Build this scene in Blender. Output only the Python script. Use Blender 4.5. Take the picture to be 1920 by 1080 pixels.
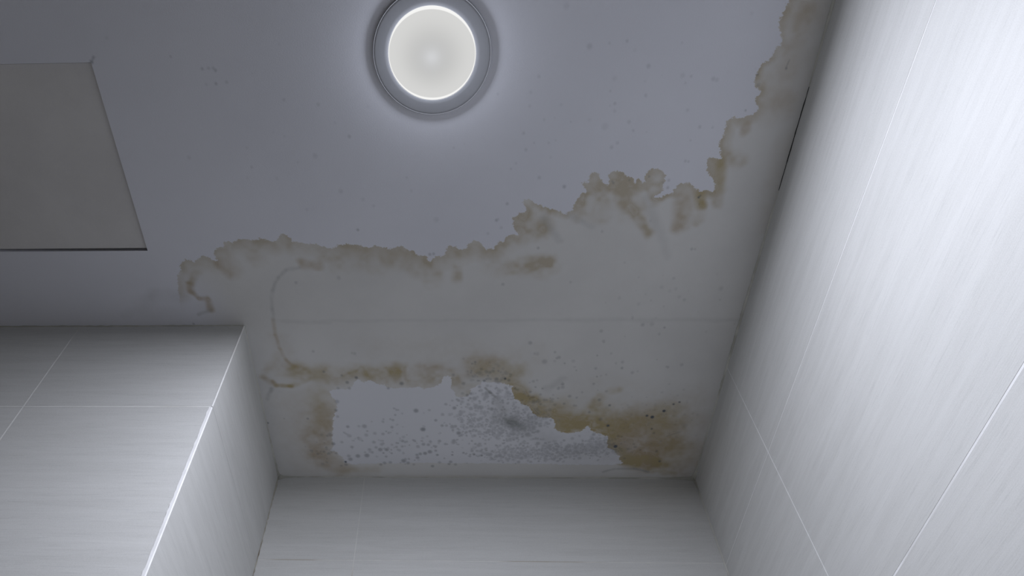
import bpy, bmesh, math
import numpy as np
from mathutils import Vector, Matrix

for o in list(bpy.data.objects): bpy.data.objects.remove(o, do_unlink=True)
scn = bpy.context.scene
COL = scn.collection

# ---------------------------------------------------------------- camera
CAM_Z, CEIL = 1.40, 2.40          # eye height and ceiling height, metres
F_PX, PPX, PPY = 1323.55, 805.10, 595.99
pitch, yaw, roll = 0.93875, 0.06, 0.04447
r_ = Vector((1, 0, 0)); f_ = Vector((0, math.cos(pitch), math.sin(pitch))); u_ = Vector((0, -math.sin(pitch), math.cos(pitch)))
Zr = Matrix.Rotation(yaw, 3, 'Z'); r_, f_, u_ = Zr @ r_, Zr @ f_, Zr @ u_
R_ = math.cos(roll) * r_ + math.sin(roll) * u_
U_ = -math.sin(roll) * r_ + math.cos(roll) * u_
cd = bpy.data.cameras.new('camera'); cam = bpy.data.objects.new('camera', cd); COL.objects.link(cam)
m3 = Matrix((R_, U_, -f_)).transposed()
cam.matrix_world = Matrix.Translation((0, 0, CAM_Z)) @ m3.to_4x4()
cd.sensor_width = 36; cd.lens = F_PX / 1920 * 36
cd.shift_x = (960 - PPX) / 1920; cd.shift_y = (PPY - 540) / 1920
cd.clip_start = 0.02
scn.camera = cam

# ---------------------------------------------------------------- world, exposure
w = bpy.data.worlds.new('world'); scn.world = w; w.use_nodes = True
w.node_tree.nodes['Background'].inputs[0].default_value = (0.02, 0.02, 0.022, 1)
w.node_tree.nodes['Background'].inputs[1].default_value = 0.0
vs = scn.view_settings
vs.view_transform = 'Standard'; vs.look = 'None'; vs.gamma = 1.0; vs.use_curve_mapping = False
vs.exposure = 0.0
LAMP_W = 10.6                       # power of the ceiling lamp
LAMP_SIDE = 0.27                   # what leaves the bulging diffuser sideways
EM_C, EM_M, EM_R = 0.45, 0.66, 0.26   # glow of the diffuser: centre, near the edge, bright rim

# room: metres, x right, y towards the back wall of the niche
XR, XJ, YF, YB = 0.4965, -0.3745, 0.7464, 1.1464
XL, YN = -2.3, -1.7
T1, T2 = CAM_Z + 0.7923, CAM_Z + 0.4868     # tile joints below the ceiling
LAMP = (-0.0292, 0.2795)

# all stain data are metres on the ceiling plane (x right, y towards the back wall)
FRONT = [
(-0.4947, 0.7549), (-0.4887, 0.7335), (-0.4809, 0.7044), (-0.4775, 0.6818), (-0.4767, 0.6706), (-0.4741, 0.6596), (-0.4724, 0.6487),
(-0.4699, 0.6379), (-0.4635, 0.6305), (-0.461, 0.6199), (-0.4563, 0.6115), (-0.449, 0.6074), (-0.4405, 0.6095), (-0.4376, 0.6127), (-0.4294, 0.6086),
(-0.4238, 0.6034), (-0.4159, 0.6004), (-0.4094, 0.6035), (-0.4051, 0.6088), (-0.3985, 0.612), (-0.3947, 0.6109), (-0.3988, 0.6047),
(-0.3987, 0.5954), (-0.3937, 0.5882), (-0.3886, 0.5852), (-0.3815, 0.5853), (-0.3792, 0.5782), (-0.3747, 0.5732), (-0.3687, 0.5743),
(-0.3647, 0.5763), (-0.3588, 0.5734), (-0.351, 0.5694), (-0.3434, 0.5715), (-0.338, 0.5706), (-0.3311, 0.5716), (-0.3237, 0.5697), (-0.3172, 0.5677),
(-0.3114, 0.5698), (-0.3056, 0.5718), (-0.2964, 0.5749), (-0.2889, 0.572), (-0.2861, 0.5651), (-0.2785, 0.5612), (-0.2717, 0.5622),
(-0.2673, 0.5682), (-0.2647, 0.5752), (-0.2577, 0.5753), (-0.2502, 0.5784), (-0.2388, 0.5785), (-0.2257, 0.5796), (-0.22, 0.5837), (-0.2099, 0.5878),
(-0.2004, 0.5889), (-0.1918, 0.5829), (-0.1802, 0.581), (-0.1671, 0.5821), (-0.1541, 0.5832), (-0.1474, 0.5873), (-0.1368, 0.5874),
(-0.1278, 0.5835), (-0.1192, 0.5866), (-0.1081, 0.5907), (-0.0975, 0.5898), (-0.0903, 0.5858), (-0.0825, 0.5879), (-0.0749, 0.594), (-0.067, 0.5941),
(-0.0603, 0.6023), (-0.0515, 0.6044), (-0.0454, 0.6055), (-0.0438, 0.6127), (-0.0395, 0.6158), (-0.0349, 0.6097), (-0.026, 0.6046),
(-0.0172, 0.6037), (-0.0145, 0.5966), (-0.0135, 0.5895), (-0.0065, 0.5855), (0.0013, 0.5876), (0.0074, 0.5927), (0.0144, 0.5917), (0.0213, 0.5898),
(0.023, 0.5828), (0.029, 0.5769), (0.0359, 0.5749), (0.0438, 0.58), (0.0483, 0.587), (0.0527, 0.5931), (0.0579, 0.5911), (0.0657, 0.5912),
(0.0681, 0.5832), (0.0731, 0.5782), (0.0809, 0.5803), (0.0832, 0.5724), (0.089, 0.5656), (0.0958, 0.5656), (0.1027, 0.5667), (0.0979, 0.5559),
(0.0932, 0.5462), (0.0928, 0.5366), (0.0976, 0.5319), (0.1024, 0.5273), (0.1091, 0.5273), (0.1131, 0.5227), (0.1127, 0.5162), (0.1073, 0.5096),
(0.1104, 0.5041), (0.1168, 0.5014), (0.1228, 0.5052), (0.1265, 0.5107), (0.1324, 0.5127), (0.1374, 0.5127), (0.1394, 0.5164), (0.146, 0.5165),
(0.1506, 0.5221), (0.1555, 0.5203), (0.1616, 0.5241), (0.1674, 0.5233), (0.1703, 0.528), (0.1763, 0.5299), (0.1801, 0.5262), (0.1856, 0.5225),
(0.1857, 0.5151), (0.1885, 0.5096), (0.192, 0.5032), (0.1968, 0.4941), (0.2032, 0.4924), (0.2055, 0.4906), (0.2007, 0.4843), (0.1958, 0.4762),
(0.2005, 0.4745), (0.2054, 0.4745), (0.2059, 0.4649), (0.2071, 0.4605), (0.2133, 0.4588), (0.22, 0.4615), (0.2241, 0.4686), (0.2274, 0.4757),
(0.2345, 0.4811), (0.2382, 0.4785), (0.2377, 0.474), (0.2352, 0.467), (0.2368, 0.4609), (0.2419, 0.4566), (0.2492, 0.4575), (0.256, 0.4602),
(0.2631, 0.4655), (0.2699, 0.4683), (0.275, 0.4754), (0.2775, 0.4763), (0.28, 0.471), (0.2841, 0.4719), (0.288, 0.4764), (0.2918, 0.4747),
(0.2896, 0.4659), (0.2925, 0.4589), (0.299, 0.4547), (0.3086, 0.4548), (0.3156, 0.4583), (0.3209, 0.4662), (0.3213, 0.4733), (0.3196, 0.4821),
(0.3209, 0.4901), (0.3176, 0.4946), (0.3105, 0.5008), (0.3142, 0.5036), (0.3205, 0.5019), (0.3262, 0.4974), (0.3373, 0.4957), (0.3354, 0.4894),
(0.3401, 0.4841), (0.3454, 0.478), (0.3541, 0.4772), (0.3619, 0.4799), (0.3679, 0.4862), (0.371, 0.4898), (0.3795, 0.4917), (0.3898, 0.4909),
(0.3987, 0.4946), (0.3986, 0.4866), (0.3955, 0.4759), (0.3926, 0.4697), (0.3867, 0.4679), (0.3822, 0.4618), (0.3793, 0.4514), (0.3779, 0.4445),
(0.379, 0.4386), (0.3834, 0.437), (0.3922, 0.4379), (0.3983, 0.4405), (0.3952, 0.4338), (0.3946, 0.427), (0.39, 0.4203), (0.3911, 0.4146),
(0.3924, 0.4064), (0.3937, 0.3983), (0.393, 0.3879), (0.3937, 0.3808), (0.3979, 0.3761), (0.403, 0.3754), (0.4112, 0.3778), (0.4163, 0.3771),
(0.4222, 0.3733), (0.4286, 0.3718), (0.4329, 0.368), (0.4327, 0.361), (0.4272, 0.354), (0.4269, 0.3464), (0.4311, 0.3427), (0.4322, 0.3382),
(0.4256, 0.3351), (0.42, 0.3305), (0.4193, 0.3246), (0.4199, 0.3179), (0.4199, 0.3121), (0.421, 0.3049), (0.4241, 0.2999), (0.4311, 0.2964),
(0.4315, 0.2921), (0.436, 0.2929), (0.4354, 0.2851), (0.4379, 0.2782), (0.4426, 0.2748), (0.4428, 0.2699), (0.4408, 0.2651), (0.4367, 0.2602),
(0.4335, 0.2561), (0.4338, 0.2493), (0.4329, 0.2406), (0.4353, 0.234), (0.4355, 0.2248), (0.4369, 0.2196), (0.4357, 0.2004), (0.5143, 0.2019),
(0.5282, 0.5505), (0.5079, 1.1596), (-0.4023, 1.1654), (-0.399, 0.782), (-0.5011, 0.7816),
]
PATCH = [
(-0.2387, 0.9028), (-0.2258, 0.8974), (-0.2127, 0.8987), (-0.2003, 0.8974), (-0.1936, 0.8906), (-0.1898, 0.8812), (-0.182, 0.8732),
(-0.1704, 0.8799), (-0.158, 0.8759), (-0.1455, 0.8839), (-0.1335, 0.8866), (-0.1269, 0.8947), (-0.1169, 0.8961), (-0.1068, 0.8974),
(-0.0954, 0.8934), (-0.0834, 0.8961), (-0.0681, 0.8921), (-0.0561, 0.8975), (-0.0429, 0.8934), (-0.0307, 0.8881), (-0.0245, 0.8801),
(-0.0204, 0.8682), (-0.0124, 0.8642), (-0.0064, 0.8682), (-0.0045, 0.8787), (-0.0066, 0.8948), (-0.0026, 0.9029), (0.0045, 0.9165), (0.0136, 0.9207),
(0.0238, 0.9152), (0.0298, 0.907), (0.0307, 0.8975), (0.0367, 0.8921), (0.0476, 0.8868), (0.0524, 0.8762), (0.0594, 0.8788), (0.0695, 0.8815),
(0.0814, 0.8802), (0.0925, 0.8842), (0.1027, 0.8882), (0.1097, 0.8895), (0.106, 0.8962), (0.1105, 0.9056), (0.1143, 0.922), (0.1217, 0.9289),
(0.1333, 0.9372), (0.145, 0.9456), (0.1476, 0.9541), (0.1565, 0.9654), (0.1663, 0.9725), (0.1755, 0.9711), (0.1871, 0.974), (0.1936, 0.9783),
(0.1966, 0.9898), (0.1955, 1.0015), (0.2034, 1.0089), (0.2131, 1.0118), (0.2238, 1.0148), (0.2341, 1.0132), (0.2476, 1.0117), (0.254, 1.0029),
(0.2584, 0.9955), (0.265, 0.9984), (0.268, 1.0072), (0.2812, 1.0131), (0.2947, 1.0205), (0.3045, 1.0235), (0.3038, 1.0355), (0.3059, 1.0522),
(0.3099, 1.0583), (0.3198, 1.0613), (0.3244, 1.0721), (0.3351, 1.0799), (0.3344, 1.0909), (0.3454, 1.1003), (0.3246, 1.1068), (0.2702, 1.1055),
(0.2268, 1.1073), (0.1829, 1.1043), (0.1392, 1.1029), (0.0515, 1.1034), (-0.0585, 1.1023), (-0.1693, 1.1045), (-0.214, 1.1079), (-0.2289, 1.0999),
(-0.233, 1.0855), (-0.2415, 1.0713), (-0.2542, 1.0667), (-0.2471, 1.051), (-0.2482, 1.0311), (-0.2438, 1.01), (-0.241, 0.9833), (-0.236, 0.9659),
(-0.2289, 0.9473), (-0.2291, 0.929), (-0.2363, 0.9193),
]
BAND = [
(-0.4877, 0.7335, 0.0085, 0.05), (-0.4678, 0.6487, 0.024, 0.38), (-0.4539, 0.6168, 0.0234, 0.6), (-0.4173, 0.6066, 0.0252, 0.62),
(-0.3985, 0.612, 0.0252, 0.5), (-0.3799, 0.5863, 0.0228, 0.5), (-0.3514, 0.5765, 0.0208, 0.6), (-0.3153, 0.5718, 0.0244, 0.75),
(-0.2794, 0.5671, 0.028, 0.7), (-0.2461, 0.5804, 0.0245, 0.4), (-0.203, 0.5889, 0.0265, 0.55), (-0.1674, 0.5851, 0.032, 0.9),
(-0.1325, 0.5885, 0.0358, 0.95), (-0.0976, 0.5918, 0.0358, 0.9), (-0.0629, 0.6023, 0.0323, 0.85), (-0.0395, 0.6169, 0.0268, 0.8),
(-0.0057, 0.5896, 0.0319, 0.75), (0.0359, 0.5769, 0.0297, 0.7), (0.064, 0.5912, 0.0225, 0.85), (0.089, 0.5675, 0.0239, 0.9),
(0.0964, 0.5414, 0.0306, 0.95), (0.1117, 0.5134, 0.0123, 0.7), (0.1325, 0.5136, 0.0105, 0.85), (0.1582, 0.5232, 0.0106, 0.95),
(0.1754, 0.5299, 0.0089, 0.8), (0.189, 0.5142, 0.0175, 0.95), (0.2005, 0.4825, 0.0154, 0.8), (0.2135, 0.4606, 0.0218, 0.85),
(0.2413, 0.4583, 0.02, 0.9), (0.271, 0.47, 0.0202, 0.95), (0.288, 0.4764, 0.0254, 0.9), (0.3008, 0.4556, 0.0249, 1), (0.32, 0.475, 0.0118, 0.95),
(0.3123, 0.5018, 0.0078, 0.9), (0.3318, 0.4966, 0.0077, 0.9), (0.349, 0.4798, 0.0237, 1.05), (0.3753, 0.4908, 0.0111, 1.2),
(0.3961, 0.4937, 0.0119, 1.1), (0.3944, 0.4741, 0.0134, 0.9), (0.3805, 0.4497, 0.0247, 0.95), (0.3951, 0.4329, 0.0178, 0.9),
(0.3941, 0.3999, 0.0158, 0.85), (0.4017, 0.3761, 0.0139, 0.85), (0.4203, 0.3748, 0.0139, 0.85), (0.4329, 0.3649, 0.0137, 0.85),
(0.4276, 0.3494, 0.009, 0.9), (0.4311, 0.3397, 0.0105, 0.8), (0.4206, 0.3268, 0.0103, 0.75), (0.4205, 0.3085, 0.0102, 1.05),
(0.4317, 0.2957, 0.0072, 0.85), (0.4396, 0.2768, 0.0113, 0.9), (0.4411, 0.2664, 0.007, 0.5), (0.4347, 0.2527, 0.0165, 0.9),
(0.4353, 0.234, 0.0135, 0.9), (0.4383, 0.2196, 0.0134, 0.8),
]
BLOBS = [
(-0.5837, 0.7213, -0.5546, 0.7098, 0.0074, 0.12, 4), (-0.5392, 0.6984, -0.5198, 0.6782, 0.0124, 0.13, 4),
(-0.5192, 0.6759, -0.4823, 0.6784, 0.0113, 0.13, 4), (-0.5485, 0.7156, -0.5022, 0.7217, 0.0127, 0.1, 4),
(0.103, 0.6263, 0.1551, 0.6164, 0.0105, 0.75, 0), (0.089, 0.5656, 0.1397, 0.5582, 0.01, 0.6, 0), (0.1125, 0.5274, 0.135, 0.5514, 0.0143, 0.5, 0),
(0.1382, 0.5352, 0.171, 0.5761, 0.0054, 0.2, 4), (0.0694, 0.6261, 0.1577, 0.6267, 0.0144, 0.32, 0), (0.464, 0.2332, 0.4582, 0.3614, 0.0186, 0.3, 2),
(0.4898, 0.4094, 0.495, 0.5501, 0.0134, 0.12, 2), (0.4442, 0.9398, 0.4828, 1.0871, 0.0321, 0.22, 2),
(-0.3137, 0.9403, -0.3088, 1.1068, 0.0281, 0.18, 2), (-0.1472, 0.7952, 0.1434, 0.8209, 0.0242, 0.1, 0),
(0.2482, 0.899, 0.3905, 0.9193, 0.0255, 0.1, 0), (0.1796, 0.5299, 0.2197, 0.5522, 0.0045, 0.2, 4), (0.2566, 0.4831, 0.2788, 0.5244, 0.0164, 0.65, 0),
(0.2781, 0.5198, 0.3121, 0.5676, 0.008, 0.75, 0), (0.2984, 0.5016, 0.3494, 0.6077, 0.0063, 0.16, 4),
(0.2184, 0.4827, 0.2273, 0.5027, 0.0086, 0.6, 0), (0.2287, 0.5146, 0.2304, 0.5286, 0.0123, 0.45, 0),
(0.1963, 0.5051, 0.2001, 0.5264, 0.0105, 0.6, 0), (0.3515, 0.5022, 0.3565, 0.5564, 0.0097, 0.6, 2), (0.3588, 0.4978, 0.3582, 0.5206, 0.0138, 0.4, 0),
(0.3778, 0.4953, 0.382, 0.5162, 0.0069, 0.8, 1), (0.382, 0.5162, 0.3825, 0.5443, 0.0079, 0.45, 0), (0.3086, 0.4793, 0.3104, 0.4999, 0.0102, 0.6, 0),
(0.2123, 0.5237, 0.2109, 0.5025, 0.0044, 0.5, 3), (0.2948, 0.4943, 0.3015, 0.5108, 0.0043, 0.6, 3),
(0.0943, 0.5904, 0.1547, 0.5879, 0.0056, 0.35, 3), (0.2552, 0.503, 0.2298, 0.4963, 0.0043, 0.35, 3),
(0.4068, 0.4331, 0.4244, 0.4417, 0.0098, 0.5, 0), (0.3939, 0.4456, 0.4063, 0.4849, 0.0083, 0.7, 1), (0.4013, 0.4804, 0.4056, 0.5119, 0.0077, 0.5, 0),
(-0.2524, 0.6152, -0.2241, 0.6186, 0.0077, 0.55, 2), (-0.2225, 0.6051, -0.1868, 0.6033, 0.0077, 0.4, 0),
(-0.1878, 0.6136, -0.046, 0.6304, 0.0116, 0.25, 0), (-0.0415, 0.6252, -0.0357, 0.6464, 0.0117, 0.4, 0),
(0.003, 0.6255, 0.0056, 0.652, 0.0078, 0.45, 0), (-0.4371, 0.6349, -0.4501, 0.6521, 0.006, 0.5, 0),
(-0.4525, 0.6543, -0.4546, 0.6719, 0.0051, 0.5, 2), (-0.4546, 0.6719, -0.4445, 0.6854, 0.0041, 0.5, 2),
(-0.4445, 0.6854, -0.4269, 0.6911, 0.0041, 0.6, 2), (-0.4269, 0.6911, -0.4291, 0.7105, 0.0062, 0.75, 2),
(-0.4296, 0.7128, -0.4525, 0.7219, 0.0032, 0.35, 4), (-0.3805, 0.6121, -0.371, 0.6333, 0.0098, 0.3, 2),
(-0.3364, 0.5918, -0.3293, 0.6021, 0.0134, 0.25, 0), (-0.3962, 0.6141, -0.3805, 0.6353, 0.0078, 0.45, 2),
(0.4506, 0.2598, 0.4541, 0.2396, 0.0124, 0.35, 0), (0.4567, 0.2667, 0.4496, 0.2875, 0.0056, 0.35, 2),
(0.4229, 0.3859, 0.4216, 0.3963, 0.0063, 0.45, 2), (0.4394, 0.3611, 0.4314, 0.3233, 0.009, 0.3, 0),
(-0.2607, 0.6235, -0.284, 0.6286, 0.0029, 0.3, 4), (-0.284, 0.6286, -0.2999, 0.6445, 0.003, 0.34, 4),
(-0.2999, 0.6445, -0.3124, 0.6717, 0.003, 0.36, 4), (-0.3124, 0.6717, -0.3195, 0.7111, 0.0031, 0.34, 4),
(-0.3195, 0.7111, -0.3203, 0.7343, 0.0031, 0.3, 4), (-0.3203, 0.7343, -0.323, 0.7701, 0.0032, 0.38, 2),
(-0.323, 0.7701, -0.3198, 0.8009, 0.0033, 0.42, 2), (-0.3198, 0.8009, -0.3117, 0.8261, 0.0034, 0.45, 2),
(-0.3117, 0.8261, -0.2981, 0.8429, 0.004, 0.48, 2), (-0.2981, 0.8429, -0.2758, 0.8481, 0.0046, 0.5, 0),
(-0.3209, 0.7823, -0.3055, 0.8455, 0.0134, 0.15, 2), (-0.2914, 0.852, -0.2528, 0.8652, 0.0149, 0.55, 1),
(-0.3073, 0.8585, -0.252, 0.8586, 0.0184, 0.22, 1), (-0.2523, 0.8613, -0.1518, 0.8588, 0.0149, 0.35, 1),
(-0.1618, 0.8588, -0.1117, 0.8562, 0.0137, 0.55, 1), (-0.112, 0.8615, -0.0124, 0.8695, 0.016, 0.35, 0),
(-0.1532, 0.8786, -0.0225, 0.8747, 0.0162, 0.38, 0), (-0.0223, 0.859, 0.0277, 0.9056, 0.0185, 0.38, 0),
(-0.234, 0.8785, -0.1726, 0.8693, 0.0093, 0.28, 0), (-0.0616, 0.8459, -0.0122, 0.8486, 0.0113, 0.25, 2),
(-0.3427, 0.8784, -0.3393, 0.8892, 0.0035, 0.7, 0), (-0.3393, 0.8892, -0.3117, 0.8892, 0.004, 0.85, 1),
(-0.3115, 0.8878, -0.2741, 0.8745, 0.0058, 0.45, 1), (-0.3485, 0.8959, -0.3601, 0.9235, 0.0042, 0.5, 4),
(-0.3417, 0.8851, -0.3591, 0.8664, 0.0058, 0.4, 2), (-0.3591, 0.8664, -0.3422, 0.8428, 0.0069, 0.3, 0),
(-0.3422, 0.8428, -0.327, 0.8223, 0.0091, 0.22, 0), (-0.2402, 0.8613, -0.2316, 0.8745, 0.0023, 0.35, 0),
(-0.2316, 0.8745, -0.2129, 0.8692, 0.0023, 0.3, 0), (-0.2129, 0.8692, -0.1968, 0.8587, 0.0023, 0.3, 0),
(-0.1968, 0.8587, -0.1835, 0.8548, 0.0034, 0.5, 1), (-0.1835, 0.8548, -0.1745, 0.8431, 0.0023, 0.3, 2),
(-0.1707, 0.8457, -0.1623, 0.8653, 0.0029, 0.45, 1), (-0.1623, 0.8653, -0.1521, 0.864, 0.0046, 0.5, 1),
(-0.1521, 0.864, -0.1432, 0.8497, 0.0029, 0.35, 0), (-0.1432, 0.8497, -0.129, 0.8458, 0.0028, 0.35, 0),
(-0.129, 0.8458, -0.1188, 0.8588, 0.0028, 0.4, 1), (-0.1188, 0.8588, -0.0997, 0.8562, 0.0034, 0.4, 1),
(-0.0933, 0.8459, -0.0905, 0.872, 0.0029, 0.35, 2), (-0.0906, 0.8747, -0.0727, 0.8787, 0.0025, 0.4, 0),
(-0.0727, 0.8787, -0.0573, 0.8694, 0.0025, 0.35, 0), (-0.0518, 0.8485, -0.0339, 0.8421, 0.0045, 0.35, 2),
(-0.0339, 0.8421, -0.0073, 0.8512, 0.0045, 0.35, 2), (-0.0073, 0.8512, 0.0055, 0.8695, 0.0034, 0.35, 0),
(0.0055, 0.8695, 0.0155, 0.8827, 0.0035, 0.3, 0), (-0.2611, 0.9193, -0.2633, 0.9834, 0.022, 0.35, 1),
(-0.269, 0.9688, -0.2771, 1.0746, 0.0255, 0.48, 2), (-0.2881, 1.0747, -0.2374, 1.1194, 0.0187, 0.4, 2),
(-0.2519, 0.9473, -0.2604, 1.0434, 0.0113, 0.3, 2), (-0.356, 0.8784, -0.3873, 1.1071, 0.0151, 0.12, 4),
(-0.2386, 1.1309, -0.1705, 1.1223, 0.0109, 0.22, 1), (0.0321, 0.8461, 0.0565, 0.8372, 0.0168, 0.5, 2),
(0.0518, 0.8461, 0.1113, 0.8592, 0.0181, 0.52, 1), (0.0968, 0.8657, 0.1236, 0.9057, 0.0161, 0.65, 1),
(0.1165, 0.9056, 0.1513, 0.947, 0.0177, 0.75, 1), (0.1462, 0.947, 0.1999, 0.9797, 0.023, 0.68, 1), (0.1629, 0.9683, 0.2047, 0.9754, 0.017, 0.45, 2),
(0.2008, 0.9898, 0.2482, 0.997, 0.016, 0.9, 1), (0.2029, 0.954, 0.2674, 0.9825, 0.0218, 0.45, 1), (0.2578, 0.9897, 0.3001, 0.9969, 0.0197, 0.75, 1),
(0.2752, 0.961, 0.3415, 0.9968, 0.0243, 0.3, 1), (0.28, 0.9152, 0.265, 0.9427, 0.0094, 0.45, 1), (0.2934, 0.903, 0.308, 0.9003, 0.0069, 0.35, 1),
(0.2619, 0.9511, 0.2408, 0.9753, 0.0169, 0.4, 1), (0.2012, 0.875, 0.1781, 0.8962, 0.008, 0.3, 4), (0.3241, 0.9824, 0.4216, 0.9822, 0.0267, 0.5, 1),
(0.3519, 0.9968, 0.4005, 1.0412, 0.0373, 0.85, 2), (0.3258, 1.0339, 0.3759, 1.0876, 0.0256, 0.85, 2),
(0.3133, 1.019, 0.3157, 1.0537, 0.0113, 0.85, 1), (0.3351, 1.0644, 0.3462, 1.0908, 0.009, 1, 1), (0.3495, 1.0908, 0.3724, 1.1002, 0.0118, 1.5, 1),
(0.3705, 1.0876, 0.4042, 1.0969, 0.0117, 1.2, 2), (0.4037, 1.0937, 0.4268, 1.1031, 0.0091, 0.8, 1), (0.3963, 0.9538, 0.4141, 0.951, 0.0143, 0.5, 1),
(0.4035, 0.9967, 0.4427, 1.0717, 0.0301, 0.4, 1), (0.4322, 1.1031, 0.4782, 1.1189, 0.0184, 0.3, 2), (0.3964, 1.1161, 0.4486, 1.1352, 0.008, 0.5, 1),
(0.4523, 0.9821, 0.4562, 1.0872, 0.0275, 0.18, 2), (0.3364, 0.9968, 0.3395, 0.9823, 0.0171, 0.4, 1),
(0.1105, 0.9056, 0.1153, 0.9234, 0.0029, 0.5, 1), (0.1154, 0.9248, 0.1407, 0.9414, 0.0036, 0.6, 1), (0.1444, 0.9512, 0.1588, 0.9683, 0.0048, 1, 1),
(0.1589, 0.9697, 0.1713, 0.9697, 0.0036, 0.7, 1), (0.195, 0.9826, 0.1974, 1.0001, 0.0037, 0.6, 1), (0.1988, 1.0045, 0.2161, 1.0103, 0.0044, 0.9, 1),
(0.2161, 1.0103, 0.2493, 1.0073, 0.0044, 1, 1), (0.2676, 1.0028, 0.3006, 1.0175, 0.0043, 1, 1), (0.3048, 1.0265, 0.3093, 1.0537, 0.0044, 0.9, 1),
(0.3076, 1.1279, 0.3263, 1.1197, 0.0027, 0.45, 4), (0.3263, 1.1197, 0.3696, 1.1178, 0.0027, 0.45, 4),
(0.3696, 1.1178, 0.398, 1.1258, 0.0027, 0.5, 4), (0.398, 1.1258, 0.4154, 1.1192, 0.0027, 0.3, 3), (-0.3188, 0.7366, 0.1381, 0.7365, 0.0031, 0.13, 4),
(0.1381, 0.7365, 0.4992, 0.7382, 0.0041, 0.15, 4), (-0.3048, 0.7391, -0.2194, 0.7418, 0.0026, 0.15, 4),
(0.112, 0.9856, 0.1186, 0.9914, 0.0111, 0.75, 4), (0.1009, 0.9683, 0.1387, 0.9972, 0.027, 0.3, 4), (0.079, 0.9289, 0.0952, 0.9541, 0.0084, 0.35, 4),
(0.1544, 0.9972, 0.1891, 1.0419, 0.0226, 0.18, 4), (0.2237, 1.0726, 0.3202, 1.0722, 0.0258, 0.22, 4),
(0.0274, 0.8656, 0.0474, 0.8748, 0.0069, 0.2, 4), (0.0588, 0.8962, 0.0682, 0.9084, 0.0021, 0.6, 4), (0.0682, 0.9084, 0.0808, 0.922, 0.0021, 0.5, 4),
]
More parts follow.
